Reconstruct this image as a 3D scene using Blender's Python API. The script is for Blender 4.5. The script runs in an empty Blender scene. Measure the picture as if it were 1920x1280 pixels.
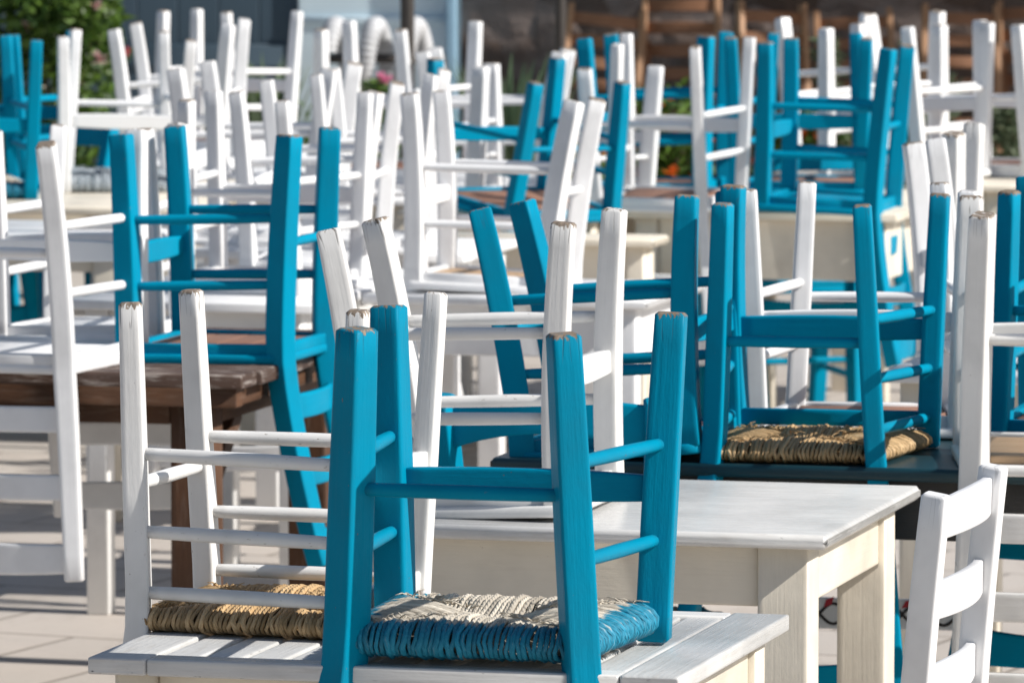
import bpy, math, random
from mathutils import Vector, Matrix, Quaternion
R = math.radians
rng = random.Random(11)
sc = bpy.context.scene
COL = sc.collection

# ------------------------------------------------------------------ objects
def tag(o, label=None, cat=None, group=None, kind=None):
    if label: o['label'] = label
    if cat: o['category'] = cat
    if group: o['group'] = group
    if kind: o['kind'] = kind
    return o
def empty(name, label, cat, group=None):
    o = bpy.data.objects.new(name, None); o.empty_display_size = .1
    COL.objects.link(o); return tag(o, label, cat, group)
def link(name, mesh, parent=None):
    o = bpy.data.objects.new(name, mesh); COL.objects.link(o)
    if parent: o.parent = parent
    return o

# ------------------------------------------------------------------ mesh builder
class MB:
    def __init__(s):
        s.v=[]; s.f=[]; s.uv=[]; s.sm=[]; s.mi=[]; s.edge=[]; s.tip=[]; s.rim=[]
    def vert(s,p,edge=0.,tip=0.,rim=0.):
        s.v.append(tuple(p)); s.edge.append(edge); s.tip.append(tip); s.rim.append(rim); return len(s.v)-1
    def face(s,idx,uv=None,smooth=True,mi=0):
        s.f.append(tuple(idx)); s.uv.extend(uv if uv else [(0,0)]*len(idx)); s.sm.append(smooth); s.mi.append(mi)
    def mesh(s,name,*mats):
        m=bpy.data.meshes.new(name); m.from_pydata(s.v,[],s.f)
        u=m.uv_layers.new(name='UVMap'); u.data.foreach_set('uv',[c for t in s.uv for c in t])
        for nm,arr in (('edge',s.edge),('tip',s.tip),('rim',s.rim)):
            if any(arr):
                a=m.attributes.new(nm,'FLOAT','POINT'); a.data.foreach_set('value',arr)
        m.polygons.foreach_set('use_smooth',s.sm); m.polygons.foreach_set('material_index',s.mi)
        for k in mats: m.materials.append(k)
        m.update(); return m
    def build(s,name,mats,parent=None):
        if not isinstance(mats,(list,tuple)): mats=[mats]
        return link(name,s.mesh(name,*mats),parent)

def section(w,d,r,ins):
    """rounded rectangle, counter-clockwise; (x,y,edge)"""
    out=[]
    for cx,cy,a0 in ((1,1,0),(-1,1,90),(-1,-1,180),(1,-1,270)):
        X,Y=cx*(w/2-r),cy*(d/2-r)
        pts=[(X+r*math.cos(R(a0+a)),Y+r*math.sin(R(a0+a)),1.) for a in (0,45,90)]
        # inset points on the flats either side of the corner
        t0=(cx*w/2,cy*(d/2-r-ins),0.); t1=(cx*(w/2-r-ins),cy*d/2,0.)
        if a0 in (0,180): out+= [t0]+pts+[t1]
        else: out+= [t1]+pts+[t0]
    return out
def member(mb,path,sizes,xax,r=.003,ins=.006,tip0=0.,tip1=0.,bev=.004,mi=0,tiplen=.035):
    """sweep a rounded rectangle along path. sizes: (w,d) or list. w lies along xax."""
    path=[Vector(p) for p in path]; n=len(path)
    if not isinstance(sizes,list): sizes=[sizes]*n
    L=[0.]
    for a,b in zip(path,path[1:]): L.append(L[-1]+(b-a).length)
    tot=L[-1]; rings=[]; u0=rng.uniform(0,5); v0=rng.uniform(0,5)
    # bevel rings at both ends
    seq=[]
    T0=(path[1]-path[0]).normalized(); T1=(path[-1]-path[-2]).normalized()
    seq.append((path[0],T0,sizes[0],-bev,0.)); seq.append((path[0]+T0*bev,T0,sizes[0],0.,bev))
    for i in range(1,n-1):
        seq.append((path[i],(path[i+1]-path[i-1]).normalized(),sizes[i],0.,L[i]))
    seq.append((path[-1]-T1*bev,T1,sizes[-1],0.,tot-bev)); seq.append((path[-1],T1,sizes[-1],-bev,tot))
    for P,T,(w,d),sh,l in seq:
        X=Vector(xax); X=(X-T*X.dot(T)).normalized(); Y=T.cross(X)
        tp=max(tip0*max(0,1-l/tiplen),tip1*max(0,1-(tot-l)/tiplen))
        s2=section(w+2*sh,d+2*sh,r,ins) if sh else section(w,d,r,ins)
        ring=[]
        for (x,y,e) in s2: ring.append(mb.vert(P+X*x+Y*y,1. if sh else e,tp))
        rings.append((ring,l,s2))
    k=len(rings[0][0])
    per=[0.]; s2=rings[1][2]
    for i in range(k):
        a=s2[i]; b=s2[(i+1)%k]; per.append(per[-1]+math.hypot(a[0]-b[0],a[1]-b[1]))
    for (ra,la,_),(rb,lb,_) in zip(rings,rings[1:]):
        for i in range(k):
            j=(i+1)%k
            mb.face((ra[i],ra[j],rb[j],rb[i]),[(u0+la,v0+per[i]),(u0+la,v0+per[i+1]),(u0+lb,v0+per[i+1]),(u0+lb,v0+per[i])],True,mi)
    for (ring,l,s2),rev in ((rings[0],True),(rings[-1],False)):
        idx=list(reversed(ring)) if rev else ring
        q=[(u0+s2[ring.index(i)][0],v0+s2[ring.index(i)][1]) for i in idx]
        mb.face(idx,q,False,mi)
def box(mb,c,size,yaw=0.,axis=0,r=.003,mi=0,ins=.006,bev=.003):
    """box centred at c; grain runs along local axis (0=x,1=y,2=z)"""
    M=Matrix.Rotation(yaw,3,'Z'); c=Vector(c)
    ax=M@Vector([(1,0,0),(0,1,0),(0,0,1)][axis]); h=size[axis]/2
    if axis==0: xa=M@Vector((0,1,0)); w,d=size[1],size[2]
    elif axis==1: xa=M@Vector((1,0,0)); w,d=size[0],size[2]
    else: xa=M@Vector((1,0,0)); w,d=size[0],size[1]
    r=min(r,w*.3,d*.3); ins=min(ins,w*.15,d*.15)
    member(mb,[c-ax*h,c+ax*h],(w,d),xa,r=r,ins=ins,mi=mi,bev=min(bev,r))
def tube(mb,path,rads,n=10,mi=0,cap=True,rimf=None,uvs=1.,edge=0.):
    path=[Vector(p) for p in path]; m=len(path)
    if not isinstance(rads,list): rads=[rads]*m
    rings=[]; l=0.; u0=rng.uniform(0,5); v0=rng.uniform(0,5); N=None
    for i,P in enumerate(path):
        T=(path[min(i+1,m-1)]-path[max(i-1,0)]).normalized()
        if i: l+=(P-path[i-1]).length
        if N is None:
            N=Vector((0,0,1)) if abs(T.z)<.9 else Vector((1,0,0))
        N=(N-T*N.dot(T)).normalized(); B=T.cross(N)
        rm=rimf[i] if rimf else 0.
        rings.append(([mb.vert(P+(N*math.cos(2*math.pi*k/n)+B*math.sin(2*math.pi*k/n))*rads[i],edge,0.,rm) for k in range(n)],l))
    for (a,la),(b,lb) in zip(rings,rings[1:]):
        for k in range(n):
            j=(k+1)%n; va=v0+k/n*.06*uvs; vb=v0+(k+1)/n*.06*uvs
            mb.face((a[k],a[j],b[j],b[k]),[(u0+la,va),(u0+la,vb),(u0+lb,vb),(u0+lb,va)],True,mi)
    if cap:
        mb.face(list(reversed(rings[0][0])),None,False,mi); mb.face(rings[-1][0],None,False,mi)

# ------------------------------------------------------------------ materials
class NT:
    def __init__(s,name):
        s.m=bpy.data.materials.new(name); s.m.use_nodes=True; s.t=s.m.node_tree; s.t.nodes.clear()
        s.out=s.n('ShaderNodeOutputMaterial'); s.b=s.n('ShaderNodeBsdfPrincipled'); s.l(s.b.outputs[0],s.out.inputs[0])
    def n(s,t,**k):
        o=s.t.nodes.new(t)
        for a,b in k.items(): setattr(o,a,b)
        return o
    def l(s,a,b): s.t.links.new(a,b)
    def math(s,op,a,b=None,clamp=False):
        o=s.n('ShaderNodeMath',operation=op); o.use_clamp=clamp
        for i,x in enumerate((a,b)):
            if x is None: continue
            if hasattr(x,'links'): s.l(x,o.inputs[i])
            else: o.inputs[i].default_value=x
        return o.outputs[0]
    def mix(s,f,a,b,bt='MIX'):
        o=s.n('ShaderNodeMix',data_type='RGBA',blend_type=bt)
        for i,x in ((0,f),(6,a),(7,b)):
            if hasattr(x,'links'): s.l(x,o.inputs[i])
            elif i==0: o.inputs[0].default_value=x
            else: o.inputs[i].default_value=(*x,1)
        return o.outputs[2]
    def attr(s,nm): return s.n('ShaderNodeAttribute',attribute_name=nm).outputs['Fac']
    def uvmap(s,scale):
        u=s.n('ShaderNodeUVMap',uv_map='UVMap'); m=s.n('ShaderNodeMapping'); m.inputs['Scale'].default_value=scale
        s.l(u.outputs[0],m.inputs[0]); return m.outputs[0]
    def obj(s,scale=(1,1,1)):
        u=s.n('ShaderNodeTexCoord'); m=s.n('ShaderNodeMapping'); m.inputs['Scale'].default_value=scale
        s.l(u.outputs['Object'],m.inputs[0]); return m.outputs[0]
    def noise(s,vec,scale,det=3.,rough=.55):
        o=s.n('ShaderNodeTexNoise'); o.inputs['Scale'].default_value=scale; o.inputs['Detail'].default_value=det
        o.inputs['Roughness'].default_value=rough; s.l(vec,o.inputs['Vector']); return o.outputs['Fac']
    def ramp(s,f,a,b):
        o=s.n('ShaderNodeMapRange'); o.inputs[1].default_value=a; o.inputs[2].default_value=b; s.l(f,o.inputs[0]); o.clamp=True
        return o.outputs[0]
    def bump(s,h,strength,dist):
        o=s.n('ShaderNodeBump'); o.inputs['Strength'].default_value=strength; o.inputs['Distance'].default_value=dist
        s.l(h,o.inputs['Height']); s.l(o.outputs[0],s.b.inputs['Normal']); return o

def paint(name,col,wood=(.22,.175,.135),rough=.38,wear=.5,var=.07,grain=.5,dirt=None,spec=.5,coat=0.,fade=None):
    t=NT(name); uv=t.uvmap((1,1,1))
    g=t.noise(t.uvmap((5,130,1)),1.,4,.6)           # brush / grain along the member
    big=t.noise(t.uvmap((6,9,1)),1.,3)
    sm=t.noise(t.uvmap((60,160,1)),1.,4,.65)
    rnd=t.n('ShaderNodeObjectInfo').outputs['Random']
    base=t.mix(t.ramp(big,.3,.75),tuple(c*(1-var) for c in col),col)
    base=t.mix(t.math('MULTIPLY',rnd,.5),base,tuple(min(1,c*(1-var*.8)) for c in col))
    fade=t.noise(t.obj(),4.5,4,.6)
    base=t.mix(t.math('MULTIPLY',t.ramp(fade,.45,.75),.05+.12*wear if fade is None else fade),base,tuple(min(1,c*.72+.13) for c in col) if fade is None else tuple(c*.6+.01 for c in col))
    if dirt:
        base=t.mix(t.math('MULTIPLY',t.ramp(t.noise(t.uvmap((9,60,1)),1.,5,.7),.52,.8),dirt[3]),base,dirt[:3])
    # wear: bare wood on arrises and foot ends
    e=t.math('MULTIPLY',t.attr('edge'),t.ramp(t.math('ADD',sm,t.math('MULTIPLY',t.math('SUBTRACT',rnd,.5),.06*wear)),.74-.12*wear,.78-.11*wear))
    tp=t.attr('tip')
    tipw=t.ramp(t.math('ADD',tp,t.math('MULTIPLY',t.math('ADD',t.math('SUBTRACT',sm,.5),t.math('MULTIPLY',t.math('SUBTRACT',rnd,.5),.25)),.45+.9*wear)),.93-.05*wear,.97-.05*wear)
    ew=t.math('MULTIPLY',t.ramp(big,.42,.62),e)
    mask=t.math('MAXIMUM',tipw,ew,True)
    base=t.mix(t.math('MULTIPLY',t.math('MULTIPLY',t.attr('rim'),t.ramp(sm,.25,.6)),.6),base,tuple(c*.35+.01 for c in col))
    chips=t.math('MULTIPLY',t.ramp(t.noise(t.uvmap((70,150,1)),1.,3,.6),.755-.03*wear,.775-.03*wear),min(1,.5+wear))
    mask=t.math('MAXIMUM',mask,chips,True)
    woodc=t.mix(t.ramp(g,.3,.7),tuple(c*.55 for c in wood),tuple(min(1,c*1.5) for c in wood))
    c2=t.mix(mask,base,woodc)
    # checks (cracks) running up from the foot
    cr=t.noise(t.uvmap((4,62,1)),1.,1,.4)
    crack=t.math('MULTIPLY',t.math('MULTIPLY',t.ramp(t.math('ABSOLUTE',t.math('SUBTRACT',cr,.5)),.014,.0),t.ramp(tp,.0,.35)),.9*min(1,wear*1.2))
    c3=t.mix(crack,c2,(.05,.04,.03))
    t.l(c3,t.b.inputs['Base Color'])
    t.l(t.math('ADD',t.math('MULTIPLY',g,.16),t.math('ADD',rough-.08,t.math('MULTIPLY',mask,.35))),t.b.inputs['Roughness'])
    t.b.inputs['Specular IOR Level'].default_value=spec
    if coat: t.b.inputs['Coat Weight'].default_value=coat; t.b.inputs['Coat Roughness'].default_value=.15
    h=t.math('SUBTRACT',t.math('ADD',g,t.math('MULTIPLY',sm,.5)),t.math('ADD',t.math('MULTIPLY',mask,.8),crack))
    t.bump(h,grain,.0012)
    return t.m
def simple(name,col,rough=.6,var=.15,scale=8.,bump=.2,bd=.004,metal=0.,col2=None):
    t=NT(name); n=t.noise(t.obj(),scale,5,.6)
    c2=col2 if col2 else tuple(min(1,c*(1+var)) for c in col)
    t.l(t.mix(t.ramp(n,.3,.7),tuple(c*(1-var) for c in col),c2),t.b.inputs['Base Color'])
    t.b.inputs['Roughness'].default_value=rough; t.b.inputs['Metallic'].default_value=metal
    if bump: t.bump(n,bump,bd)
    return t.m
def rushmat(name,c1,c2,rimcol=None):
    t=NT(name)
    n=t.noise(t.uvmap((10,60,1)),1.,4,.65); f=t.noise(t.uvmap((25,400,1)),1.,3,.6); b=t.noise(t.obj(),22.,3)
    base=t.mix(t.ramp(n,.3,.7),c1,c2)
    base=t.mix(t.math('MULTIPLY',t.ramp(b,.45,.75),.4),base,tuple(c*.5 for c in c1))
    base=t.mix(t.math('MULTIPLY',t.attr('tip'),.75),base,tuple(c*.42 for c in c1))
    if rimcol:
        k=t.ramp(t.math('ADD',t.attr('rim'),t.math('ADD',t.math('MULTIPLY',t.math('SUBTRACT',n,.5),1.1),t.math('MULTIPLY',t.math('SUBTRACT',t.attr('tip'),.5),.42))),.46,.62)
        k=t.math('MULTIPLY',k,t.ramp(f,.74,.64))
        base=t.mix(k,base,t.mix(t.math('MULTIPLY',t.attr('tip'),.55),rimcol,tuple(c*.35 for c in rimcol)))
    t.l(base,t.b.inputs['Base Color']); t.b.inputs['Roughness'].default_value=.62
    w=t.n('ShaderNodeTexWave',wave_type='BANDS',bands_direction='DIAGONAL'); w.inputs['Scale'].default_value=1.; w.inputs['Distortion'].default_value=.6
    t.l(t.uvmap((55,55,1)),w.inputs['Vector'])
    t.bump(t.math('ADD',t.math('MULTIPLY',w.outputs['Fac'],.7),f),.7,.002)
    return t.m
def leafmat(name,ca,cb):
    t=NT(name); n=t.noise(t.obj(),9.,3); r=t.attr('rim')
    t.l(t.mix(r,ca,cb),t.b.inputs['Base Color']); t.b.inputs['Roughness'].default_value=.5
    t.b.inputs['Transmission Weight'].default_value=0.
    tr=t.n('ShaderNodeBsdfTranslucent'); t.l(t.mix(r,ca,cb),tr.inputs[0])
    mx=t.n('ShaderNodeMixShader'); mx.inputs[0].default_value=.3
    t.l(t.b.outputs[0],mx.inputs[1]); t.l(tr.outputs[0],mx.inputs[2]); t.l(mx.outputs[0],t.out.inputs[0])
    return t.m

BLUE=(.0004,.262,.425)
M={}
M['white']=paint('white_paint',(.84,.845,.855),wear=.25,rough=.36,grain=.22,var=.03)
M['white_old']=paint('worn_white_paint',(.82,.815,.80),wear=.75,rough=.34,grain=.45,var=.05,dirt=(.45,.42,.38,.10))
M['blue']=paint('turquoise_blue_paint',BLUE,wear=.3,rough=.42,grain=.35,var=.10,spec=.035,fade=.06)
M['blue_old']=paint('worn_turquoise_blue_paint',(.0004,.245,.40),wear=.62,rough=.38,grain=.8,var=.18,spec=.05,fade=.10)
M['cream']=paint('cream_paint',(.78,.715,.60),wear=.3,rough=.4,grain=.45,var=.05,dirt=(.5,.42,.32,.22),wood=(.2,.17,.14))
M['top_white']=paint('worn_white_tabletop_paint',(.66,.66,.65),wear=.8,rough=.26,grain=.65,var=.10,dirt=(.40,.37,.33,.6),wood=(.10,.10,.10))
M['dark']=paint('dark_slate_blue_paint',(.008,.045,.062),wear=.2,rough=.38,grain=.4,wood=(.05,.04,.03))
M['darkwood']=paint('grey_stained_wood',(.05,.047,.045),wear=.2,rough=.6,grain=.8,var=.3,wood=(.05,.04,.03))
M['brown']=paint('weathered_brown_wood',(.12,.048,.017),wear=.5,rough=.68,grain=1.,var=.55,dirt=(.34,.27,.22,.3),wood=(.25,.13,.06))
M['brown_top']=paint('weathered_brown_boards',(.085,.045,.030),wear=.9,rough=.62,grain=1.,var=.5,dirt=(.62,.57,.53,.85),wood=(.5,.45,.42))
M['rawwood']=paint('bare_reddish_seat_wood',(.34,.175,.115),wear=.1,rough=.6,grain=.7,var=.3)
M['lightwood']=paint('bare_light_seat_wood',(.55,.37,.22),wear=.1,rough=.6,grain=.7,var=.2)
M['foldwood']=paint('oiled_brown_wood',(.34,.155,.075),wear=.3,rough=.6,grain=.8,var=.4)
M['rush']=rushmat('tan_rush',(.50,.31,.13),(.78,.56,.32))
M['rush_blue']=rushmat('greyed_rush_with_blue_paint',(.60,.53,.43),(.85,.78,.67),(.004,.25,.40))
M['rush_pale']=rushmat('pale_blue_grey_rush',(.30,.38,.44),(.62,.64,.66))

# ------------------------------------------------------------------ chair templates
# built upright: z up, front = +y, floor at z=0
def lerp(a,b,t): return a+(b-a)*t
def rush_parts(cf,cb,yf,yb,z,mk,rt=.0165):
    """four fields of twisted cord wrapped over the frame and meeting on the diagonals"""
    mb=MB(); r2=random.Random(5)
    cor=[Vector((-cb,yb,0)),Vector((cb,yb,0)),Vector((cf,yf,0)),Vector((-cf,yf,0))]
    cen=sum(cor,Vector())/4
    for s in range(4):
        A=cor[s]; B=cor[(s+1)%4]; L=(B-A).length; n=int(L/.0074); N=Vector(((B-A).y,-(B-A).x,0)).normalized()
        if N.dot(A-cen)<0: N=-N
        for i in range(n):
            t=(i+.5)/n
            P=A.lerp(B,t); a=2*t if t<.5 else 2*(1-t); a=min(1,a*1.0)
            Q=(A if t<.5 else B).lerp(cen,a)
            dq=Q-P; j=r2.uniform(-.0015,.0015); rr=.0040+r2.uniform(-.0011,.0012); sd=r2.random(); sk=(B-A).normalized()*r2.uniform(-.0022,.0022)
            path=[];rim=[]
            for side in (1,-1):
                seg=[]
                for u in (1.,.8,.55,.32,.14,.03):
                    bul=rt+.013*math.sin(math.pi*min(1,u*1.15))*(.35+.65*a)-.0075*u
                    if side<0: bul*=1.15
                    q=P+dq*u+(B-A).normalized()*(r2.uniform(-.0012,.0012))
                    seg.append((Vector((q.x,q.y,z+side*(bul+j+r2.uniform(-.0008,.0008)))),max(0,1-u*dq.length/.035)))
                wrap=[(P+N*.010+sk*side+Vector((0,0,z+side*rt*.82)),.82),(P+N*.0165+sk*side+Vector((0,0,z+side*rt*.3)),1.)]
                s2=seg+wrap if side>0 else list(reversed(seg+wrap))
                path+=[p for p,_ in s2]; rim+=[m for _,m in s2]
            k0=len(mb.v); tube(mb,path,rr,n=6,rimf=rim,cap=False)
            for q in range(k0,len(mb.v)): mb.tip[q]=sd
    # loose broken fibres
    for k in range(110):
        a=r2.uniform(0,6.28); q=cen.lerp(cor[r2.randrange(4)],r2.uniform(.2,.95)); L=r2.uniform(.008,.034)
        p0=Vector((q.x,q.y,z-rt-.007)); p1=p0+Vector((math.cos(a)*L,math.sin(a)*L,-r2.uniform(.001,.010)))
        tube(mb,[p0,(p0+p1)/2+Vector((0,0,-.003)),p1],[.0014,.0011,.0005],n=4)
    return mb.mesh('seat',M[mk])

def slat_mesh(w,h,t,z,y0,bow,mk,arch=0.,extra=None,archtop=0.):
    """board bowed backwards; arch lowers/raises the lower edge at the middle"""
    mb=MB(); n=13; path=[];size=[]
    for i in range(n):
        s=-1+2*i/(n-1); hh=h-arch*(1-s*s)+archtop*(1-s*s)
        path.append((s*w/2,y0-bow*(1-s*s),z+arch*(1-s*s)/2+archtop*(1-s*s)/2)); size.append((t,hh))
    member(mb,path,size,(0,1,0),r=.0035,ins=.005,bev=.002)
    m=mb.mesh('back_slat',M[mk]); return m

def vine_mesh(w,z,y0,bow):
    """painted vine: two dark stems winding round each other, red leaves (thin raised paint)"""
    mb=MB()
    yy=lambda x:y0-bow*(1-(x/(w/2))**2)+.0088
    for ph in (0,math.pi):
        pts=[]
        for i in range(60):
            x=-w*.46+w*.92*i/59; pts.append((x,yy(x),z+.020*math.sin(x*2*math.pi/.105+ph)))
        tube(mb,pts,.0030,n=6,mi=0)
    r2=random.Random(3)
    k=0
    x=-w*.43
    while x<w*.44:
        sgn=1 if k%2 else -1
        c=Vector((x,yy(x)+.0022,z+sgn*.012)); a=R(sgn*r2.uniform(35,70)); L=.030
        d=Vector((math.cos(a),0,math.sin(a))); n=Vector((-d.z,0,d.x))
        ids=[mb.vert(p) for p in (c,c+d*L*.5+n*.007,c+d*L,c+d*L*.5-n*.007)]
        mb.face(ids,None,False,1); x+=.037; k+=1
    return mb.mesh('painted_vine',VINE_DARK,VINE_RED)

def chair_template(kind,col,seat='plank',wr=.30,wf=.37,third=False,inner='rawwood',vine=False,slats=None,lw=None,tw=None,topx=None,topy=None,yf=None,yr=None,rt=.0165,zs=None,rz=.222,zr3=.41,zseat=.440,norear=False):
    """returns list of (part name, mesh, children)"""
    m=M[col]; parts=[]
    A=kind=='A'
    if A:
        hs=.465; F0=(wf/2,.19); R0=(wr/2,-.185); F1=(.185,.165); R1=(min(.163,wr/2+.02),-.165); TP=(topx or .205,topy or -.25,.885); lw=lw or .039; tw=8 if tw is None else tw
    else:
        hs=.465; F0=(wf/2,yf or .198); R0=(wr/2,yr or -.212); F1=(.19,.165); R1=(.163,-.163); TP=(topx or .178,topy or -.255,.875); lw=lw or .046; tw=16 if tw is None else tw
    pw=1.15 if A else 1.9
    def fleg(s):
        mb=MB(); zt=.463 if A else .452; path=[];size=[]
        for i in range(12):
            z=zt*i/11; q=(1-z/zt)**pw
            path.append((s*lerp(F1[0],F0[0],q),lerp(F1[1],F0[1],q),z)); k=.9+.1*min(1,z/.25); size.append((lw*k,lw*k))
        a=R(tw*.25*s); member(mb,path,size,(math.cos(a),math.sin(a),0),tip0=1.,r=.004); return mb.mesh('leg',m)
    def post(s):
        mb=MB(); path=[];size=[]
        zs=[0,.04,.08,.12,.17,.22,.28,.34,.40,.46,.52,.58,.64,.70,.76,.82,TP[2]]
        for z in zs:
            if z<.44:
                q=(1-z/.44)**(pw*.85); x=lerp(R1[0],R0[0],q); y=lerp(R1[1],R0[1],q)
            else:
                q=((z-.44)/(TP[2]-.44)); x=lerp(R1[0],TP[0],q); y=lerp(R1[1],TP[1],q**1.35)
            k=.9+.1*min(1,z/.25) if z<.5 else 1-.12*(z-.5)/.4
            path.append((s*x,y,z)); size.append((lw*k*.95,lw*k*1.06))
        a=R(tw*s); member(mb,path,size,(math.cos(a),math.sin(a),0),tip0=1.,tip1=.55,r=.004); return mb.mesh('back_post',m)
    def at(front,z,s=1):
        zt=.452 if front else .44
        q=max(0,(1-z/zt))**(pw if front else pw*.85)
        a,b=(F1,F0) if front else (R1,R0)
        return Vector((s*lerp(a[0],b[0],q),lerp(a[1],b[1],q),z))
    def rung(p,q,r=.0105,name='rung'):
        mb=MB(); p=Vector(p); q=Vector(q); n=8
        ts=[0,.07,.12,.25,.5,.75,.88,.93,1]
        tube(mb,[p.lerp(q,i) for i in ts],[r*(.84+.16*math.sin(math.pi*i)) for i in ts],n=12,edge=.8,rimf=[1.,.8,0,0,0,0,0,.8,1.])
        return mb.mesh(name,m)
    for s in (-1,1): parts.append(('leg',fleg(s),[]))
    for s in (-1,1): parts.append(('back_post',post(s),[]))
    zs=zs or ((.20,.318) if A else (.175,.31))
    for s in (-1,1):
        for z in zs: parts.append(('rung',rung(at(True,z,s),at(False,z-.006,s)),[]))
    parts.append(('rung',rung(at(False,rz,-1),at(False,rz,1)),[]))
    a,b=at(True,.248,-1),at(True,.248,1)
    mb=MB(); n=9
    member(mb,[a.lerp(b,i/(n-1)) for i in range(n)],[(.019,.036+.010*math.sin(math.pi*i/(n-1))) for i in range(n)],(0,1,0),r=.003,ins=.004)
    parts.append(('front_stretcher',mb.mesh('front_stretcher',m),[]))
    if seat.startswith('rush'):
        parts.append(('seat',rush_parts(F1[0]-.006,R1[0]-.004,F1[1]-.004,R1[1]+.004,zseat,seat,rt),[]))
        if third:
            for s in (-1,1): parts.append(('seat_rail',rung(at(True,zr3,s),at(False,zr3-.004,s),.0105,'seat_rail'),[]))
            mb=MB(); member(mb,[at(True,zr3+.004,-1),at(True,zr3+.004,1)],(.018,.030),(0,1,0)); parts.append(('seat_rail',mb.mesh('seat_rail',m),[]))
    else:
        # plank seat: rounded plate, four rails under it, bare board between the rails
        mb=MB(); yf,yb=F1[1]+.03,R1[1]-.012; wf2,wb2=F1[0]+.028,R1[0]+.022; zt,zb=.465,.446
        out=[]
        for (cx,cy,rad,a0) in ((wf2,yf,.035,0),(-wf2,yf,.035,90),(-wb2,yb,.02,180),(wb2,yb,.02,270)):
            sx=1 if cx>0 else -1; sy=1 if cy==yf else -1
            for k in range(6):
                an=R(a0+90*k/5); out.append((cx-sx*rad+rad*math.cos(an),cy-sy*rad+rad*math.sin(an)))
        def ring(z,ins,e):
            r_=[]
            for i,(x,y) in enumerate(out):
                l=math.hypot(x,y) or 1; r_.append(mb.vert((x-x/l*ins,y-y/l*ins,z),e))
            return r_
        rs=[ring(zb,.012,0),ring(zb,.004,1),ring(zb+.004,0,.6),ring(zt-.004,0,.6),ring(zt,.004,1),ring(zt,.012,0)]
        for p,q in zip(rs,rs[1:]):
            for i in range(len(out)):
                j=(i+1)%len(out); mb.face((p[i],p[j],q[j],q[i]),[(mb.v[x][0],mb.v[x][1]+mb.v[x][2]) for x in (p[i],p[j],q[j],q[i])])
        for r_,rev in ((rs[0],True),(rs[-1],False)):
            idx=list(reversed(r_)) if rev else r_
            mb.face(idx,[(mb.v[x][0],mb.v[x][1]) for x in idx],False)
        parts.append(('seat',mb.mesh('seat',m),[]))
        zr=.437
        for s in (-1,1):
            mb=MB(); member(mb,[at(True,zr,s)*1.0,at(False,zr,s)],(.020,.024),(1,0,0)); parts.append(('seat_rail',mb.mesh('seat_rail',m),[]))
        mb=MB(); member(mb,[at(True,zr,-1),at(True,zr,1)],(.020,.024),(0,1,0)); parts.append(('seat_rail',mb.mesh('seat_rail',m),[]))
        if not norear:
            mb=MB(); member(mb,[at(False,zr,-1),at(False,zr,1)],(.020,.024),(0,1,0)); parts.append(('seat_rail',mb.mesh('seat_rail',m),[]))
        mb=MB(); nb=4
        for i in range(nb):
            y0=lerp(R1[1]+.014,F1[1]-.014,i/nb); y1=lerp(R1[1]+.014,F1[1]-.014,(i+1)/nb)-.002
            w=lerp(R1[0],F1[0],(i+.5)/nb)-.016
            box(mb,(0,(y0+y1)/2,.4385),(2*w,y1-y0,.0150),axis=0)
        parts.append(('seat_board',mb.mesh('seat_board',M[inner]),[]))
    def pat(z):
        q=((z-.44)/(TP[2]-.44)); return lerp(R1[0],TP[0],q),lerp(R1[1],TP[1],q**1.35)
    if slats is None:
        slats=((.655,.050,0,0),(.838,.072,.014,0),) if A else [(.555,.052,0,0),(.69,.052,0,0),(.83,.058,0,.006)]
    for (z,h,ar,at_) in slats:
        x,y=pat(z); sm=slat_mesh(2*x,h,.017,z,y+.006,.022,col,ar,archtop=at_)
        kids=[]
        if vine and z>.8: kids=[('painted_vine',vine_mesh(2*x,z+.006,y+.006,.022))]
        parts.append(('back_slat',sm,kids))
    return parts,hs
def mk_flat(name,c,rough=.5):
    t=NT(name); t.b.inputs['Base Color'].default_value=(*c,1); t.b.inputs['Roughness'].default_value=rough; return t.m
VINE_DARK=mk_flat('vine_stem_paint',(.025,.02,.02)); VINE_RED=mk_flat('vine_leaf_paint',(.45,.02,.035))

TPL={}
def tpl(key):
    if key not in TPL: TPL[key]=chair_template(key[0],key[1],**dict(key[2]))
    return TPL[key]
def place(key,pose,label,group,upright=False):
    parts,hs=tpl(key)
    root=empty('taverna_chair',label,'chair',group)
    x,y,z,yaw,tx,ty,kx,ky,kz=pose
    RM=Matrix.Rotation(tx,4,'X')@Matrix.Rotation(ty,4,'Y')@Matrix.Rotation(yaw,4,'Z')
    root.matrix_world=Matrix.Translation((x,y,z))@RM@Matrix.Diagonal((kx,ky,kz,1))
    for nm,me,kids in parts:
        c=link(nm,me,root)
        if not upright: c.location=(0,0,hs); c.rotation_euler=(0,math.pi,0)
        for kn,km in kids: link(kn,km,c)
    return root
G={'inv':'upturned wooden chairs stacked on the tables','up':'wooden chairs standing on the pavement'}
def K(kind,col,**k): return (kind,col,tuple(sorted(k.items())))
AW=K('A','white',seat='plank',wr=.25,wf=.405)
BW=K('B','white',inner='white'); BB=K('B','blue')
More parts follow.
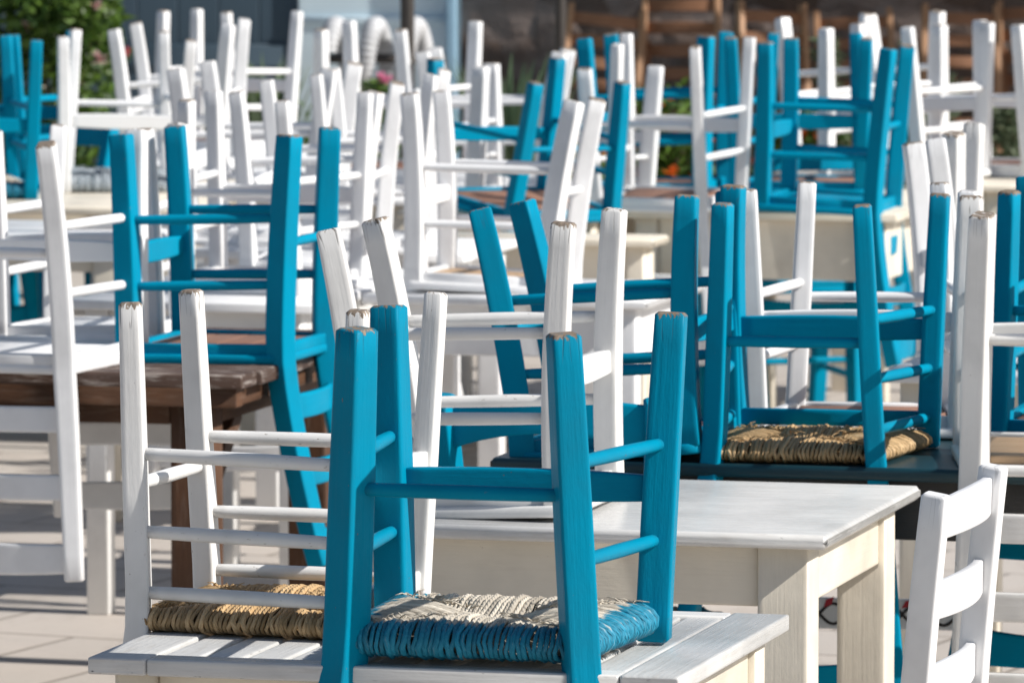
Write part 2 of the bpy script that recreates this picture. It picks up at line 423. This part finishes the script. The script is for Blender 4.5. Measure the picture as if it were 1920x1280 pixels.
CH=[
(K('A','blue_old',seat='rush_blue',wr=.285,wf=.405,lw=.047,tw=28,rt=.0165,zs=(.185,.32),zseat=.432),[-0.0254,9.2487,.7503,-.2532,.0039,.0032,1.0228,1.0195,1.0031],'nearest blue chair, upturned, greyed rush seat edged in blue paint, worn leg tips'),
(K('A','white_old',seat='rush',third=True,wr=.285,wf=.405,rt=.011,lw=.034,zs=(.220,.330),rz=.258,zr3=.414,zseat=.450),[-.3395,9.592,.7496,4.436,-.0083,.0015,.955,.957,1.011],'upturned worn white chair with tan rush seat on the slatted white table'),
(K('B','white_old',inner='white_old',lw=.042,tw=11),[-.0386,11.1284,.7499,4.4607,-.0138,-.0507,.9642,1.0059,1.04],'upturned white chair with curved legs on the plain white table, seat painted white'),
(K('B','blue'),[.2135,12.092,.7495,4.4361,-.0325,-.0809,.932,.9679,.9938],'upturned blue chair with curved legs at the left end of the dark table'),
(K('A','blue',seat='rush',third=True,wr=.255,wf=.405,rt=.011,zs=(.212,.318),rz=.247,zr3=.408,zseat=.448),[.5435,12.001,.75,-.2379,-.0038,-.0032,.9866,1.0093,1.],'upturned blue chair with tan rush seat at the front of the dark table'),
(K('A','white',wr=.25,wf=.405,vine=True),[.6635,12.475,.75,3.0085,-.0193,-.001,1.01,1.0,.985],'upturned white chair with a red and black vine painted on its back rail'),
(K('B','white_old',inner='lightwood',norear=True),[.9932,11.8048,.7501,-.1063,.0149,0,1.0029,1.0052,1.],'upturned white chair with pale bare wood seat, one leg tip cracked and grey'),
(K('A','blue',seat='plank',wr=.255,wf=.405),[1.1002,12.3857,.75,-.3541,.0106,-.0019,.997,1.0075,1.],'upturned blue chair cut off by the right edge, behind the pale wood seat'),
(BW,[1.0626,13.9416,.7501,1.6329,-.0733,-.0038,1.0206,1.,1.],'upturned white chair with splayed legs behind the dark table, on the right'),
(K('B','white_old'),[1.145,14.42,.75,-.2618,0,0,1,1,1.],'upturned white chair with a greyed leg tip, rearmost on the table behind the dark one'),
(K('B','blue',yf=.18,yr=-.183,tw=24,lw=.047),[-.5979,14.0817,.7498,1.3117,-.0018,-.0047,.9921,.9841,1.03],'upturned blue chair with reddish bare wood seat on the weathered brown table'),
(K('B','white',topx=.195,topy=-.20,inner='white'),[-1.022,13.885,.75,-.3331,.0188,-.0081,.988,.988,1.035],'upturned white chair whose back hangs before the weathered brown table, at the left edge'),
(BW,[-.908,14.5382,.7494,2.9296,-.025,-.0189,.91,.9921,.9935],'upturned white chair on the far left of the brown table, its back hanging behind'),
(AW,[-.5955,15.9603,.75,-.3136,.0098,-.0066,.9632,1.0211,1.],'upturned white chair with narrow rear legs on the white table behind the brown one'),
(BW,[-.4848,16.6101,.749,1.4079,.0293,-.0032,1.0025,.8352,.9882],'upturned white chair seen from its side, behind the narrow legged one'),
(K('B','white',inner='lightwood'),[-.0425,16.001,.7497,1.3777,-.0199,.0449,1.0089,.9584,.997],'upturned white chair with curved legs in the centre, alone on its small white table'),
(BW,[-.343,17.30,.75,1.4713,0,0,.995,.72,1.],'upturned white chair left of centre, on the right part of a low-lit white table'),
(BW,[-.6553,17.6797,.75,1.3907,.011,-.002,1,1,1.],'upturned white chair on the left part of that same low-lit white table'),
(AW,[.1165,19.36,.752,-.3178,-.0165,.0063,1.25,1.0279,.84],'upturned white chair standing behind the leaning blue chair'),
(BW,[-.0535,20.1,.75,1.4836,-.007,.0004,.994,1.,.88],'upturned white chair before the right end of the pale blue wall'),
(K('A','blue',seat='plank',wr=.285,wf=.405),[.0362,18.80,.757,.617,.0968,.0943,1.055,1.07,.865],'upturned blue chair leaning askew in the middle of the photo'),
(K('B','blue',yf=.18,yr=-.183),[.4385,19.70,.7498,1.3413,-.0053,-.0262,.9788,.9862,1.01],'upturned blue chair in front of the flower bed, behind a narrow white chair'),
(AW,[.456,19.09,.7498,-.2628,.0395,.0041,.9047,1.0249,1.03],'upturned white chair whose slatted back hangs before the cream table on the right'),
(K('B','blue',inner='blue',yf=.18,yr=-.183),[.9038,18.97,.7496,1.3368,.0075,.0473,1.014,.954,1.02],'upturned all-blue chair with blue seat boards at the right end of the cream table'),
(K('A','blue',seat='plank',wr=.25,wf=.405),[.875,19.80,.7501,2.9693,0,0,.9941,1.,1.],'upturned blue chair directly behind the all-blue one on the cream table'),
(AW,[1.185,20.4131,.7512,-.5121,-.0087,-.0315,1.1,1.03,1.0142],'upturned white chair at the left end of the far right table'),
(BW,[1.137,21.2,.7493,.6657,-.0415,-.0451,.9866,.9057,1.03],'upturned white chair farthest back on the far right table'),
(AW,[1.554,20.6649,.7511,-.5915,-.0078,-.0216,1.1,1.0561,1.0123],'upturned white chair at the right end of the far right table, by the right edge'),
(K('A','blue',seat='rush_blue',wr=.25,wf=.405),[-1.6071,19.5711,.7501,3.2454,.0035,.0004,1.0134,1.0024,1.001],'upturned blue chair by the flowering bush at the left edge'),
(K('A','blue',seat='plank',wr=.25,wf=.405),[-1.565,20.02,.75,-.21,0,0,1,1,1.],'upturned blue chair farther back against the flowering bush'),
(K('A','white',seat='rush_pale',wr=.285,wf=.405),[-1.174,19.914,.7498,3.255,.0267,.032,.9334,1.0129,1.],'upturned white chair with pale blue-grey rush seat near the flowering bush'),
(AW,[-.9667,21.9845,.7497,-.4258,-.0162,.0146,.921,1.0119,.997],'upturned white chair farthest back, against the dark slate shutter'),
(BW,[-1.0168,20.768,.7491,1.4466,.0154,-.0444,.9988,.8616,1.],'upturned white chair between the flowering bush and the slate shutter'),
(AW,[-.3757,20.5464,.7506,-.4048,.0256,-.0246,1.0626,1.032,1.0067],'upturned white chair in front of the ribbed hose coil'),
]
for i,(key,pose,lab) in enumerate(CH): place(key,pose,lab,G['inv'])
# chairs standing the right way up
place(K('B','white',slats=((.585,.050,0,.006),(.71,.050,0,.006),(.83,.054,.004,.010)),topy=-.20,topx=.163,lw=.043,tw=0),[.505,10.217,0,R(66),.085,0,.77,1.,1.05],'upright white chair with three curved back slats at the lower right',G['up'],True)
place(K('B','blue',slats=((.62,.05,0,0),(.82,.085,.035,.012),),seat='rush_blue'),[.12,11.96,0,R(-13),0,0,1.1,1.,1.005],'upright blue chair with arched top rail between the white and the dark table',G['up'],True)
place(BB,[-1.56,21.2,0,R(150),0,0,1,1,1],'upright blue chair in the shade under the tables at the left edge',G['up'],True)
place(BB,[.83,20.25,0,R(20),0,0,1,1,1],'upright blue chair in the shade behind the cream table',G['up'],True)

# ------------------------------------------------------------------ tables
U=Vector((.968,-.25,0)); V=Vector((.25,.968,0)); YAW=math.atan2(-.25,.968)
def table(label,FL,W,D,top,frame,h=.75,th=.024,over=.035,leg=.062,apron=.10,style='plain',inset=.012,lastboard=None):
    """FL = front-left corner of the top"""
    root=empty('table',label,'table','wooden tables outside the taverna')
    root.matrix_world=Matrix.Translation((FL[0],FL[1],0))@Matrix.Rotation(YAW,4,'Z')
    zc=h-th/2
    mb=MB()
    if style=='slat':        # end boards, front/back rails, slats running front to back
        bw=.085
        for x0 in (0,W-bw): box(mb,(x0+bw/2,D/2,zc),(bw-.001,D,th),axis=1)
        for y0 in (0,D-.05): box(mb,(W/2,y0+.025,zc),(W-2*bw-.002,.05,th),axis=0)
        n=11; x=bw+.002; w=(W-2*bw-.004)/n
        for i in range(n): box(mb,(x+w*(i+.5),D/2,zc-.001),(w-.007,D-.103,th-.003),axis=1)
    elif style=='plain':
        box(mb,(W/2,D/2,zc),(W,D,th),axis=0,r=.008,ins=.02,bev=.007)
    else:                    # boards along the length
        n=max(4,round(D/.12)); w=D/n; r2=random.Random(int(W*100))
        for i in range(n):
            e0=r2.uniform(-.012,.012); e1=r2.uniform(-.012,.012)
            box(mb,((W+e1+e0)/2,w*(i+.5),zc+r2.uniform(-.001,.001)),(W+e1-e0,w-.006,th),axis=0,r=.004)
    mb.build('tabletop',M[top],root)
    o=over; zl=h-th
    for x in (o+leg/2,W-o-leg/2):
        for y in (o+leg/2,D-o-leg/2):
            mb=MB(); box(mb,(x,y,zl/2),(leg,leg,zl),axis=2,r=.004); mb.build('leg',M[frame],root)
    za=zl-apron/2-.0005
    for y in (o+inset+.011,D-o-inset-.011):
        mb=MB(); box(mb,(W/2,y,za),(W-2*o-2*leg-.001,.022,apron),axis=0); mb.build('apron',M[frame],root)
    for x in (o+inset+.011,W-o-inset-.011):
        mb=MB(); box(mb,(x,D/2,za),(.022,D-2*o-2*leg-.001,apron),axis=1); mb.build('apron',M[frame],root)
    return root
def fr(p,W): return (p[0]-U.x*W,p[1]-U.y*W)
table('white table with slatted top in the foreground',(-.591,9.203),.846,.712,'top_white','cream',over=.03,leg=.06,apron=.085,style='slat')
table('plain white table with cream legs and one-piece top, lower right',fr((.508,10.70),.84),.84,.80,'top_white','cream',over=.038,leg=.085,apron=.10)
table('dark slate blue table carrying the vine painted chair',(-.041,11.949),1.65,.84,'dark','darkwood',apron=.11,over=.05,leg=.07)
t4=table('weathered brown wooden table with peeling paint on the left',fr((-.553,13.633),1.6),1.6,1.15,'brown_top','brown',th=.03,over=.10,leg=.088,apron=.085,style='boards',inset=.0)
mb=MB(); box(mb,(.8,.045,.70),(1.56,.05,.042),axis=0); mb.build('edge_beam',M['brown'],t4)
mb=MB(); box(mb,(1.545,.575,.70),(.05,1.0,.042),axis=1); mb.build('edge_beam',M['brown'],t4)
for (xa,ya,xb,yb) in ((1.46,.18,1.46,.40),):
    mb=MB(); member(mb,[(xa,ya,.46),(xb,yb,.64)],(.03,.045),(xb==xa and (1,0,0) or (0,1,0))); mb.build('corner_brace',M['brown'],t4)
table('white table with worn white legs just behind the weathered brown one',(-1.05,15.65),.60,1.15,'white','white_old',leg=.055,style='boards')
table('small white table under the lone white chair in the centre',(-.36,15.80),.70,.62,'white','white',leg=.05,apron=.12)
table('white table in the middle rows left of centre',(-.85,17.35),.75,.60,'white','white',style='boards')
table('narrow cream side table in front of the leaning blue chair',(-.30,17.90),.70,.19,'cream','cream',leg=.05)
table('cream table under the leaning blue chair',(-.33,18.93),.60,.85,'cream','cream',leg=.05)
table('white table low at the left edge behind the brown one',fr((-1.03,17.6),.9),.9,.8,'white','cream',leg=.06,apron=.06)
table('cream table on the right with a deep apron, under the all-blue chair',(.308,18.95),.80,1.15,'cream','cream',apron=.17,leg=.065,style='boards')
table('cream table at the far right under several white chairs',fr((1.52,20.13),.85),.85,1.30,'cream','cream',leg=.06)
table('cream table beside the flowering bush at the left edge',fr((-.93,19.0),1.2),1.2,1.5,'cream','cream',leg=.06,apron=.13)
table('white table in front of the ribbed hose coil',(-.85,19.60),.58,1.2,'white','cream',leg=.05)
table('white table before the right end of the pale blue wall',(-.22,19.86),.5,.6,'white','white',leg=.05)
table('white table between flowering bush and slate shutter',(-1.35,20.62),.62,.62,'white','white',leg=.05)
table('white table nearest the slate shutter',(-1.3,21.75),.70,.75,'white','white',leg=.05)
table('white table half hidden behind the dark one on the right',(.76,13.72),.8,.95,'white','cream',leg=.06)

# ------------------------------------------------------------------ ground
def plane(name,pts,mat,kind='structure',z=0):
    mb=MB(); mb.face([mb.vert((x,y,z)) for x,y in pts],None,False); o=mb.build(name,mat); tag(o,kind=kind); return o
def paving():
    t=NT('stone_paving'); c=t.obj()
    b=t.n('ShaderNodeTexBrick'); b.offset=.5; b.inputs['Scale'].default_value=1.; b.inputs['Mortar Size'].default_value=.009
    b.inputs['Brick Width'].default_value=.62; b.inputs['Row Height'].default_value=.41; b.inputs['Mortar Smooth'].default_value=.3
    b.inputs['Color1'].default_value=(.49,.445,.40,1); b.inputs['Color2'].default_value=(.545,.485,.43,1); b.inputs['Mortar'].default_value=(.24,.20,.165,1); b.inputs['Bias'].default_value=0
    m=t.n('ShaderNodeMapping'); m.inputs['Rotation'].default_value=(0,0,R(24)); t.l(c,m.inputs[0]); t.l(m.outputs[0],b.inputs['Vector'])
    n=t.noise(c,3.,6,.65); n2=t.noise(c,.7,3)
    col=t.mix(t.math('MULTIPLY',t.ramp(n,.35,.75),.35),b.outputs['Color'],(.40,.37,.34))
    col=t.mix(t.math('MULTIPLY',t.ramp(n2,.4,.7),.3),col,(.60,.56,.52))
    gr=t.noise(c,38.,4,.7); col=t.mix(t.math('MULTIPLY',t.ramp(gr,.60,.72),.35),col,(.20,.165,.13))
    st=t.noise(t.obj((1.6,.5,1)),2.2,5,.7); col=t.mix(t.math('MULTIPLY',t.ramp(st,.52,.70),.42),col,(.33,.28,.235))
    t.l(col,t.b.inputs['Base Color']); t.b.inputs['Roughness'].default_value=.75
    t.bump(t.math('ADD',n,t.math('MULTIPLY',b.outputs['Fac'],-1.)),.4,.006); return t.m
plane('ground',[(-60,-20),(60,-20),(60,140),(-60,140)],paving())

# ------------------------------------------------------------------ building behind
def lap(name,col,rough=.55):
    t=NT(name); n=t.noise(t.obj((1,1,4)),3.,5,.6)
    t.l(t.mix(t.ramp(n,.3,.75),tuple(c*.9 for c in col),col),t.b.inputs['Base Color']); t.b.inputs['Roughness'].default_value=rough
    t.bump(n,.15,.004); return t.m
M['paleblue']=lap('pale_blue_plaster',(.68,.82,.90)); M['shadeblue']=lap('shaded_pale_blue_plaster',(.27,.45,.60)); M['slate']=lap('dark_slate_paint',(.045,.078,.11))
def stone():
    t=NT('dark_rubble_stone'); c=t.obj(); v=t.n('ShaderNodeTexVoronoi'); v.inputs['Scale'].default_value=4.2; t.l(c,v.inputs['Vector'])
    n=t.noise(c,6.,5,.6); col=t.mix(v.outputs['Color'],(.085,.055,.042),(.34,.28,.26))
    col=t.mix(t.ramp(n,.4,.75),col,(.13,.085,.065)); t.l(col,t.b.inputs['Base Color']); t.b.inputs['Roughness'].default_value=.85
    t.bump(t.math('ADD',n,t.math('MULTIPLY',v.outputs['Distance'],-2.)),.9,.03); return t.m
M['stone']=stone()
by=27.0
house=empty('house','pale blue plastered house with a dark slate door behind the chairs','building')
mb=MB(); box(mb,(-.565,by+1.6,1.5),(.60,3.2,3.0),axis=2); mb.build('wall',M['paleblue'],house)
mb=MB(); box(mb,(-4.2,by+.19,1.5),(4.6,.3,3.0),axis=2); mb.build('wall',M['paleblue'],house)
mb=MB()
for i in range(6):
    box(mb,(-1.86+.165*(i+.5)+.01,by+.06,1.1),(.163,.05,2.2),axis=2)
for z in (.25,.86,1.6): box(mb,(-1.37,by+.028,z),(.98,.014,.09),axis=0)
mb.build('slate_door',M['slate'],house)
mb=MB(); box(mb,(-2.02,by+.05,1.1),(.30,.06,2.2),axis=2); mb.build('shutter',M['slate'],house)
mb=MB(); box(mb,(-.247,by+1.5,1.5),(.034,3.2,3.0),axis=2); mb.build('shaded_side',M['shadeblue'],house)  # side face of the house, its shade put into a darker blue
mb=MB(); box(mb,(-.565,by-.008,1.005),(.6,.018,.028),axis=0); mb.build('moulding',M['paleblue'],house)
mb=MB(); box(mb,(-.6,by+1.5,3.08),(.75,3.3,.15),axis=0); mb.build('eaves',M['paleblue'],house)
# stone house; slats added overhead, out of view, to dapple the light
sh=empty('stone_house','dark rubble stone building behind the folded chairs, shaded by unseen added slats','building')
mb=MB(); box(mb,(5.2,by+3.3,1.6),(13.2,.4,3.2),axis=2); mb.build('wall',M['stone'],sh)
M['canopy']=simple('canvas',(.20,.17,.14),.9,.1,6,.1)
mb=MB()
for i in range(12): member(mb,[(-.2,by+.4+.24*i,2.5),(11.5,by+.4+.24*i,2.5)],(.17,.04),(0,1,0))
mb.build('shade_slats',M['canopy'],sh)
mb=MB()
for x in (-.1,3.5,7.5,11.3): member(mb,[(x,by+.25,2.44),(x,by+3.1,2.44)],(.08,.08),(1,0,0))
mb.build('shade_slat_beams',M['canopy'],sh)
M['pole']=simple('brown_grey_metal',(.055,.048,.044),.5,.15,9,.05)
def pole(x,y,r,label):
    mb=MB(); tube(mb,[(x,y,0),(x,y,1.3),(x,y,2.6)],r,n=16)
    root=empty('parasol_pole',label,'pole','poles of the closed parasols'); root.location=(0,0,0)
    mb.build('shaft',M['pole'],root)
    mb=MB(); tube(mb,[(x,y,0),(x,y,.05),(x,y,.06)],[.20,.20,.03],n=24); mb.build('foot',M['pole'],root)
    mb=MB(); tube(mb,[(x,y,2.0),(x,y,2.2),(x,y,2.75),(x,y,2.9)],[.10,.13,.06,.02],n=14); mb.build('folded_canvas',M['canopy'],root)
pole(-.375,23.9,.025,'dark pole in front of the pale blue wall')
pole(.182,25.2,.021,'grey brown pole in front of the stone building')

# ribbed hose coil in front of the pale blue wall
M['hose']=simple('ribbed_plastic',(.50,.51,.53),.55,.15,14,.05)
mb=MB(); pts=[];rad=[]
N=430
for i in range(N):
    a=i/N*2.75*2*math.pi; x=-.735+.158*a/(2*math.pi)
    pts.append((x,26.62-.13*math.cos(a),.86+.135*math.sin(a+.3))); rad.append(.038+.0045*math.sin(i*1.6))
tube(mb,pts,rad,n=14)
hz=empty('hose_coil','coil of ribbed grey hose hanging before the pale blue wall','hose')
mb.build('hose',M['hose'],hz)
mb=MB(); tube(mb,[(-.76,26.62,.865),(-.27,26.62,.865)],.02,n=12)
for x in (-.75,-.28): tube(mb,[(x,26.62,.865),(x,26.62,.0)],.018,n=10)
mb.build('stand',M['pole'],hz)

# folded wooden chairs leaning on the stone wall
M['foldpost']=paint('oiled_brown_wood_lit',(.52,.29,.16),wear=.2,rough=.6,grain=.8,var=.3)  # lighter copy of the chair wood, light on the rails put into its colour
def folding(x,y,lean,yaw,roll,hk,label):
    root=empty('folding_chair',label,'folding chair','folded wooden chairs leaning against the stone wall')
    root.matrix_world=Matrix.Translation((x,y,0))@Matrix.Rotation(yaw,4,'Z')@Matrix.Rotation(lean,4,'X')@Matrix.Rotation(roll,4,'Y')@Matrix.Diagonal((1,1,hk,1))
    for s in (-1,1):
        mb=MB(); member(mb,[(s*.17,0,0),(s*.17,0,.5),(s*.16,.02,1.02)],(.026,.045),(1,0,0)); mb.build('side_rail',M['foldpost'],root)
        mb=MB(); member(mb,[(s*.145,-.05,.02),(s*.145,-.02,.45),(s*.145,.03,.80)],(.02,.04),(1,0,0)); mb.build('cross_leg',M['foldwood'],root)
    mb=MB()
    for i in range(4): box(mb,(0,.012,.66+.098*i),(.31,.014,.052),axis=0)
    mb.build('back_slats',M['foldwood'],root)
    mb=MB()
    for i in range(6): box(mb,(0,-.055,.12+.07*i),(.27,.016,.055),axis=0)
    mb.build('seat_slats',M['foldwood'],root)
for a in ((.33,29.35,-.10,.15,.11,.97,'leftmost folded wooden chair, tilted, beside the grey brown pole'),(.74,29.5,-.08,-.12,.0,1.03,'folded wooden chair behind the blue chair by the flower bed'),
    (1.16,29.3,-.14,.5,.07,.99,'folded wooden chair turned sideways behind the all-blue chair'),(1.55,29.5,-.10,-.1,-.05,.95,'folded wooden chair above the tallest olive sprig'),
    (1.97,29.3,-.14,.12,.03,.98,'folded wooden chair behind the olive shrub, second from the right edge'),(2.36,29.5,-.10,-.2,-.06,1.0,'folded wooden chair at the right edge of the photo')): folding(*a)

# ------------------------------------------------------------------ plants
def leaves(mb,n,fn,size,asp=.45,rs=1,dirf=None):
    r2=random.Random(rs)
    for i in range(n):
        p=Vector(fn(r2)); a=r2.uniform(0,6.28); el=r2.uniform(-.6,1.2)
        d=dirf(r2,p) if dirf else Vector((math.cos(a)*math.cos(el),math.sin(a)*math.cos(el),math.sin(el)))
        d.normalize(); s=d.cross(Vector((r2.uniform(-1,1),r2.uniform(-1,1),r2.uniform(-1,1)))).normalized(); L=size*r2.uniform(.6,1.3)
        q=r2.random(); nn=d.cross(s)*L*.12
        ids=[mb.vert(x,0,0,q) for x in (p,p+d*L*.45+s*L*asp*.5+nn,p+d*L,p+d*L*.45-s*L*asp*.5+nn)]
        mb.face(ids,None,True)
def blob(cl):
    def f(r2):
        cx,cy,cz,rx,rz=r2.choice(cl)
        while True:
            x,y,z=(r2.uniform(-1,1) for _ in range(3)); q=x*x+y*y+z*z
            if .25<q<1: return (cx+x*rx,cy+y*rx,cz+z*rz)
    return f
def blossoms(mb,n,fn,size,rs):
    r2=random.Random(rs)
    for i in range(n):
        p=Vector(fn(r2))
        for k in range(9):
            a=r2.uniform(0,6.28); el=r2.uniform(-.5,1.3); d=Vector((math.cos(a)*math.cos(el),math.sin(a)*math.cos(el),math.sin(el)))
            s=d.cross(Vector((0,0,1))).normalized() if abs(d.z)<.95 else Vector((1,0,0)); L=size*r2.uniform(.7,1.2)
            ids=[mb.vert(x,0,0,r2.random()) for x in (p,p+d*L*.6+s*L*.45,p+d*L,p+d*L*.6-s*L*.45)]
            mb.face(ids,None,True)
def stems(mb,base,n,hgt,spread,rs,r=.012):
    r2=random.Random(rs)
    for i in range(n):
        a=r2.uniform(0,6.28); e=Vector((math.cos(a)*spread*r2.random(),math.sin(a)*spread*r2.random(),hgt*r2.uniform(.7,1.)))
        b=Vector(base)+Vector((r2.uniform(-.08,.08),r2.uniform(-.08,.08),0))
        tube(mb,[b,b+e*.5+Vector((0,0,.05)),b+e],[r,r*.7,r*.35],n=6)
M['leafA']=leafmat('glossy_green_leaves',(.02,.06,.009),(.15,.26,.04)); M['leafB']=leafmat('olive_grey_leaves',(.05,.075,.035),(.19,.24,.14))
M['leafC']=leafmat('strap_leaves',(.07,.12,.06),(.20,.27,.15))
M['pink']=leafmat('pink_red_petals',(.55,.03,.06),(.75,.25,.32)); M['orange']=leafmat('orange_red_petals',(.62,.05,.01),(.85,.28,.03)); M['pale']=leafmat('whitish_petals',(.6,.5,.45),(.8,.75,.68)); M['rose']=leafmat('rose_petals',(.75,.2,.4),(.85,.45,.6))
M['bark']=simple('bark',(.10,.07,.045),.9,.2,12,.5)
def shrub(name,label,cat,base,clusters,n,size,leaf,flowers,rs,asp=.45,st=(8,.6,.3),group=None):
    root=empty(name,label,cat,group); 
    mb=MB(); leaves(mb,n,blob(clusters),size,asp,rs); mb.build('foliage',M[leaf],root)
    for (fm,fnn,fs) in flowers:
        mb=MB(); r3=[(c[0],c[1]-c[3]*.25,c[2],c[3]*.98,c[4]) for c in clusters]; blossoms(mb,fnn,blob(r3),fs,rs+7); mb.build('blossom',M[fm],root)
    mb=MB(); stems(mb,base,st[0],st[1],st[2],rs); mb.build('stem',M['bark'],root)
r4=random.Random(8)
cl=[(-2.0+r4.uniform(-.42,.36),25.3+r4.uniform(-.3,.3),.25+r4.uniform(0,1.15),.20,.20) for _ in range(26)]
shrub('flowering_bush','large green bush with red, pink and whitish flowers at the upper left','bush',(-2.0,25.3,0),cl,9500,.062,'leafA',[('pink',50,.034),('pale',42,.04)],21,st=(14,1.1,.5))
cl=[(-.10+1.3*r4.random(),23.4+r4.uniform(-.2,.2),.12+.66*r4.random(),.15,.14) for _ in range(32)]
shrub('flower_bed_shrub','low green shrub with orange and red flowers behind the cream table','shrub',(.6,23.4,0),cl,10500,.05,'leafA',[('orange',220,.038)],33,st=(12,.5,.6))
cl=[(1.02+.85*r4.random(),23.1+r4.uniform(-.2,.2),.2+.55*r4.random(),.14,.14) for _ in range(16)]+[(1.10,23.1,.86,.035,.16),(1.09,23.1,1.02,.03,.07),(1.36,23.1,.88,.04,.17),(1.50,23.1,.84,.05,.13),(1.71,23.1,.78,.06,.09),(1.24,23.1,.85,.03,.1)]
shrub('olive_shrub','grey green olive shrub with upright sprigs on the right','shrub',(1.45,23.1,0),cl,6000,.045,'leafB',[],44,asp=.28,st=(10,.75,.4))
cl=[(-.49,24.1,.84,.045,.06),(-.47,24.1,.78,.07,.06),(-.53,24.1,.74,.07,.07),(-.49,24.1,.6,.12,.12)]
shrub('geranium','small potted geranium with one pink flower head left of the dark pole','plant',(-.49,24.1,.3),cl,900,.035,'leafA',[],55,st=(5,.4,.05))
g=[o for o in bpy.data.objects if o.name=='geranium'][0]
mb=MB(); blossoms(mb,7,lambda r2:(-.462+r2.uniform(-.02,.02),24.02+r2.uniform(-.02,.02),.905+r2.uniform(-.02,.02)),.024,9); mb.build('blossom',M['rose'],g)
M['terracotta']=simple('terracotta',(.42,.17,.09),.8,.15,10,.2)
mb=MB(); tube(mb,[(-.49,24.1,0),(-.49,24.1,.3),(-.49,24.1,.34)],[.10,.14,.15],n=20); mb.build('pot',M['terracotta'],g)
def strap(name,label,x,y,n,hgt,spread,w,rs,z0=.0,up=1.):
    root=empty(name,label,'plant','strap leaved plants by the house wall'); r2=random.Random(rs); mb=MB()
    for i in range(n):
        a=r2.uniform(0,6.28); sp=spread*r2.uniform(.25,1.); h=hgt*r2.uniform(.8,1.); q=r2.random(); ww=w*r2.uniform(.7,1.1)
        d=Vector((math.cos(a),math.sin(a),0)); s=Vector((-d.y,d.x,0)); prev=None
        for k in range(9):
            t=k/8; p=Vector((x,y,z0))+d*(sp*t**1.7)+Vector((0,0,h*(t*1.25-.30*t*t*(2-up)) )); wd=ww*(1-t**2.2)*(.6+.8*min(1,t*3))+.001
            pr=[mb.vert(p+s*wd/2,0,0,q),mb.vert(p+Vector((0,0,-wd*.15)),0,0,q),mb.vert(p-s*wd/2,0,0,q)]
            if prev:
                mb.face((prev[0],prev[1],pr[1],pr[0])); mb.face((prev[1],prev[2],pr[2],pr[1]))
            prev=pr
    mb.build('foliage',M['leafC'],root)
    mb=MB(); tube(mb,[(x,y,0),(x,y,.2+z0*.5)],[.06,.04],n=10); mb.build('stem',M['bark'],root)
strap('strap_leaved_plant','clump of long arching grey green leaves in the upper centre',-.03,22.3,80,1.12,.34,.055,3)
strap('strap_leaved_plant','bright green upright leafed plant before the slate door',-.93,25.2,44,1.0,.22,.05,4)
cl=[(-1.12,25.3,.5,.16,.2),(-1.05,25.3,.75,.12,.12),(-.85,25.4,.55,.15,.2),(-1.3,25.3,.6,.12,.18)]
shrub('green_shrub','green shrub with a few pinkish flowers before the slate door','shrub',(-1.1,25.3,0),cl,2200,.05,'leafA',[('rose',9,.03)],66,st=(7,.5,.2))

# ------------------------------------------------------------------ light, sky, camera
EL=R(37); AZ=R(107.5)
sd=Vector((math.sin(AZ)*math.cos(EL),math.cos(AZ)*math.cos(EL),math.sin(EL)))
sun=bpy.data.lights.new('sun','SUN'); sun.energy=4.8; sun.angle=R(.53); sun.color=(1,.955,.89)
so=bpy.data.objects.new('sun',sun); COL.objects.link(so); so.rotation_euler=sd.to_track_quat('Z','Y').to_euler(); so.location=(20,-6,20)
w=bpy.data.worlds.new('World'); sc.world=w; w.use_nodes=True; nt=w.node_tree; nt.nodes.clear()
sk=nt.nodes.new('ShaderNodeTexSky'); sk.sky_type='NISHITA'; sk.sun_disc=False; sk.sun_elevation=EL; sk.sun_rotation=AZ; sk.air_density=1.0; sk.dust_density=1.2; sk.ozone_density=1.
bg=nt.nodes.new('ShaderNodeBackground'); bg.inputs[1].default_value=.07; ou=nt.nodes.new('ShaderNodeOutputWorld')
nt.links.new(sk.outputs[0],bg.inputs[0]); nt.links.new(bg.outputs[0],ou.inputs[0])
cam=bpy.data.cameras.new('camera'); co=bpy.data.objects.new('camera',cam); COL.objects.link(co); sc.camera=co
co.location=(0,0,1.96); co.rotation_euler=(math.pi/2-math.atan(1046/12500),0,0)
cam.sensor_width=36; cam.lens=12500/1920*36; cam.clip_end=500
cam.dof.use_dof=True; cam.dof.focus_distance=9.9; cam.dof.aperture_fstop=14.5; cam.dof.aperture_blades=9
sc.view_settings.view_transform='Standard'; sc.view_settings.look='None'; sc.view_settings.exposure=.24; sc.view_settings.gamma=1.
sc.cycles.max_bounces=8; sc.cycles.diffuse_bounces=4; sc.cycles.use_denoising=True
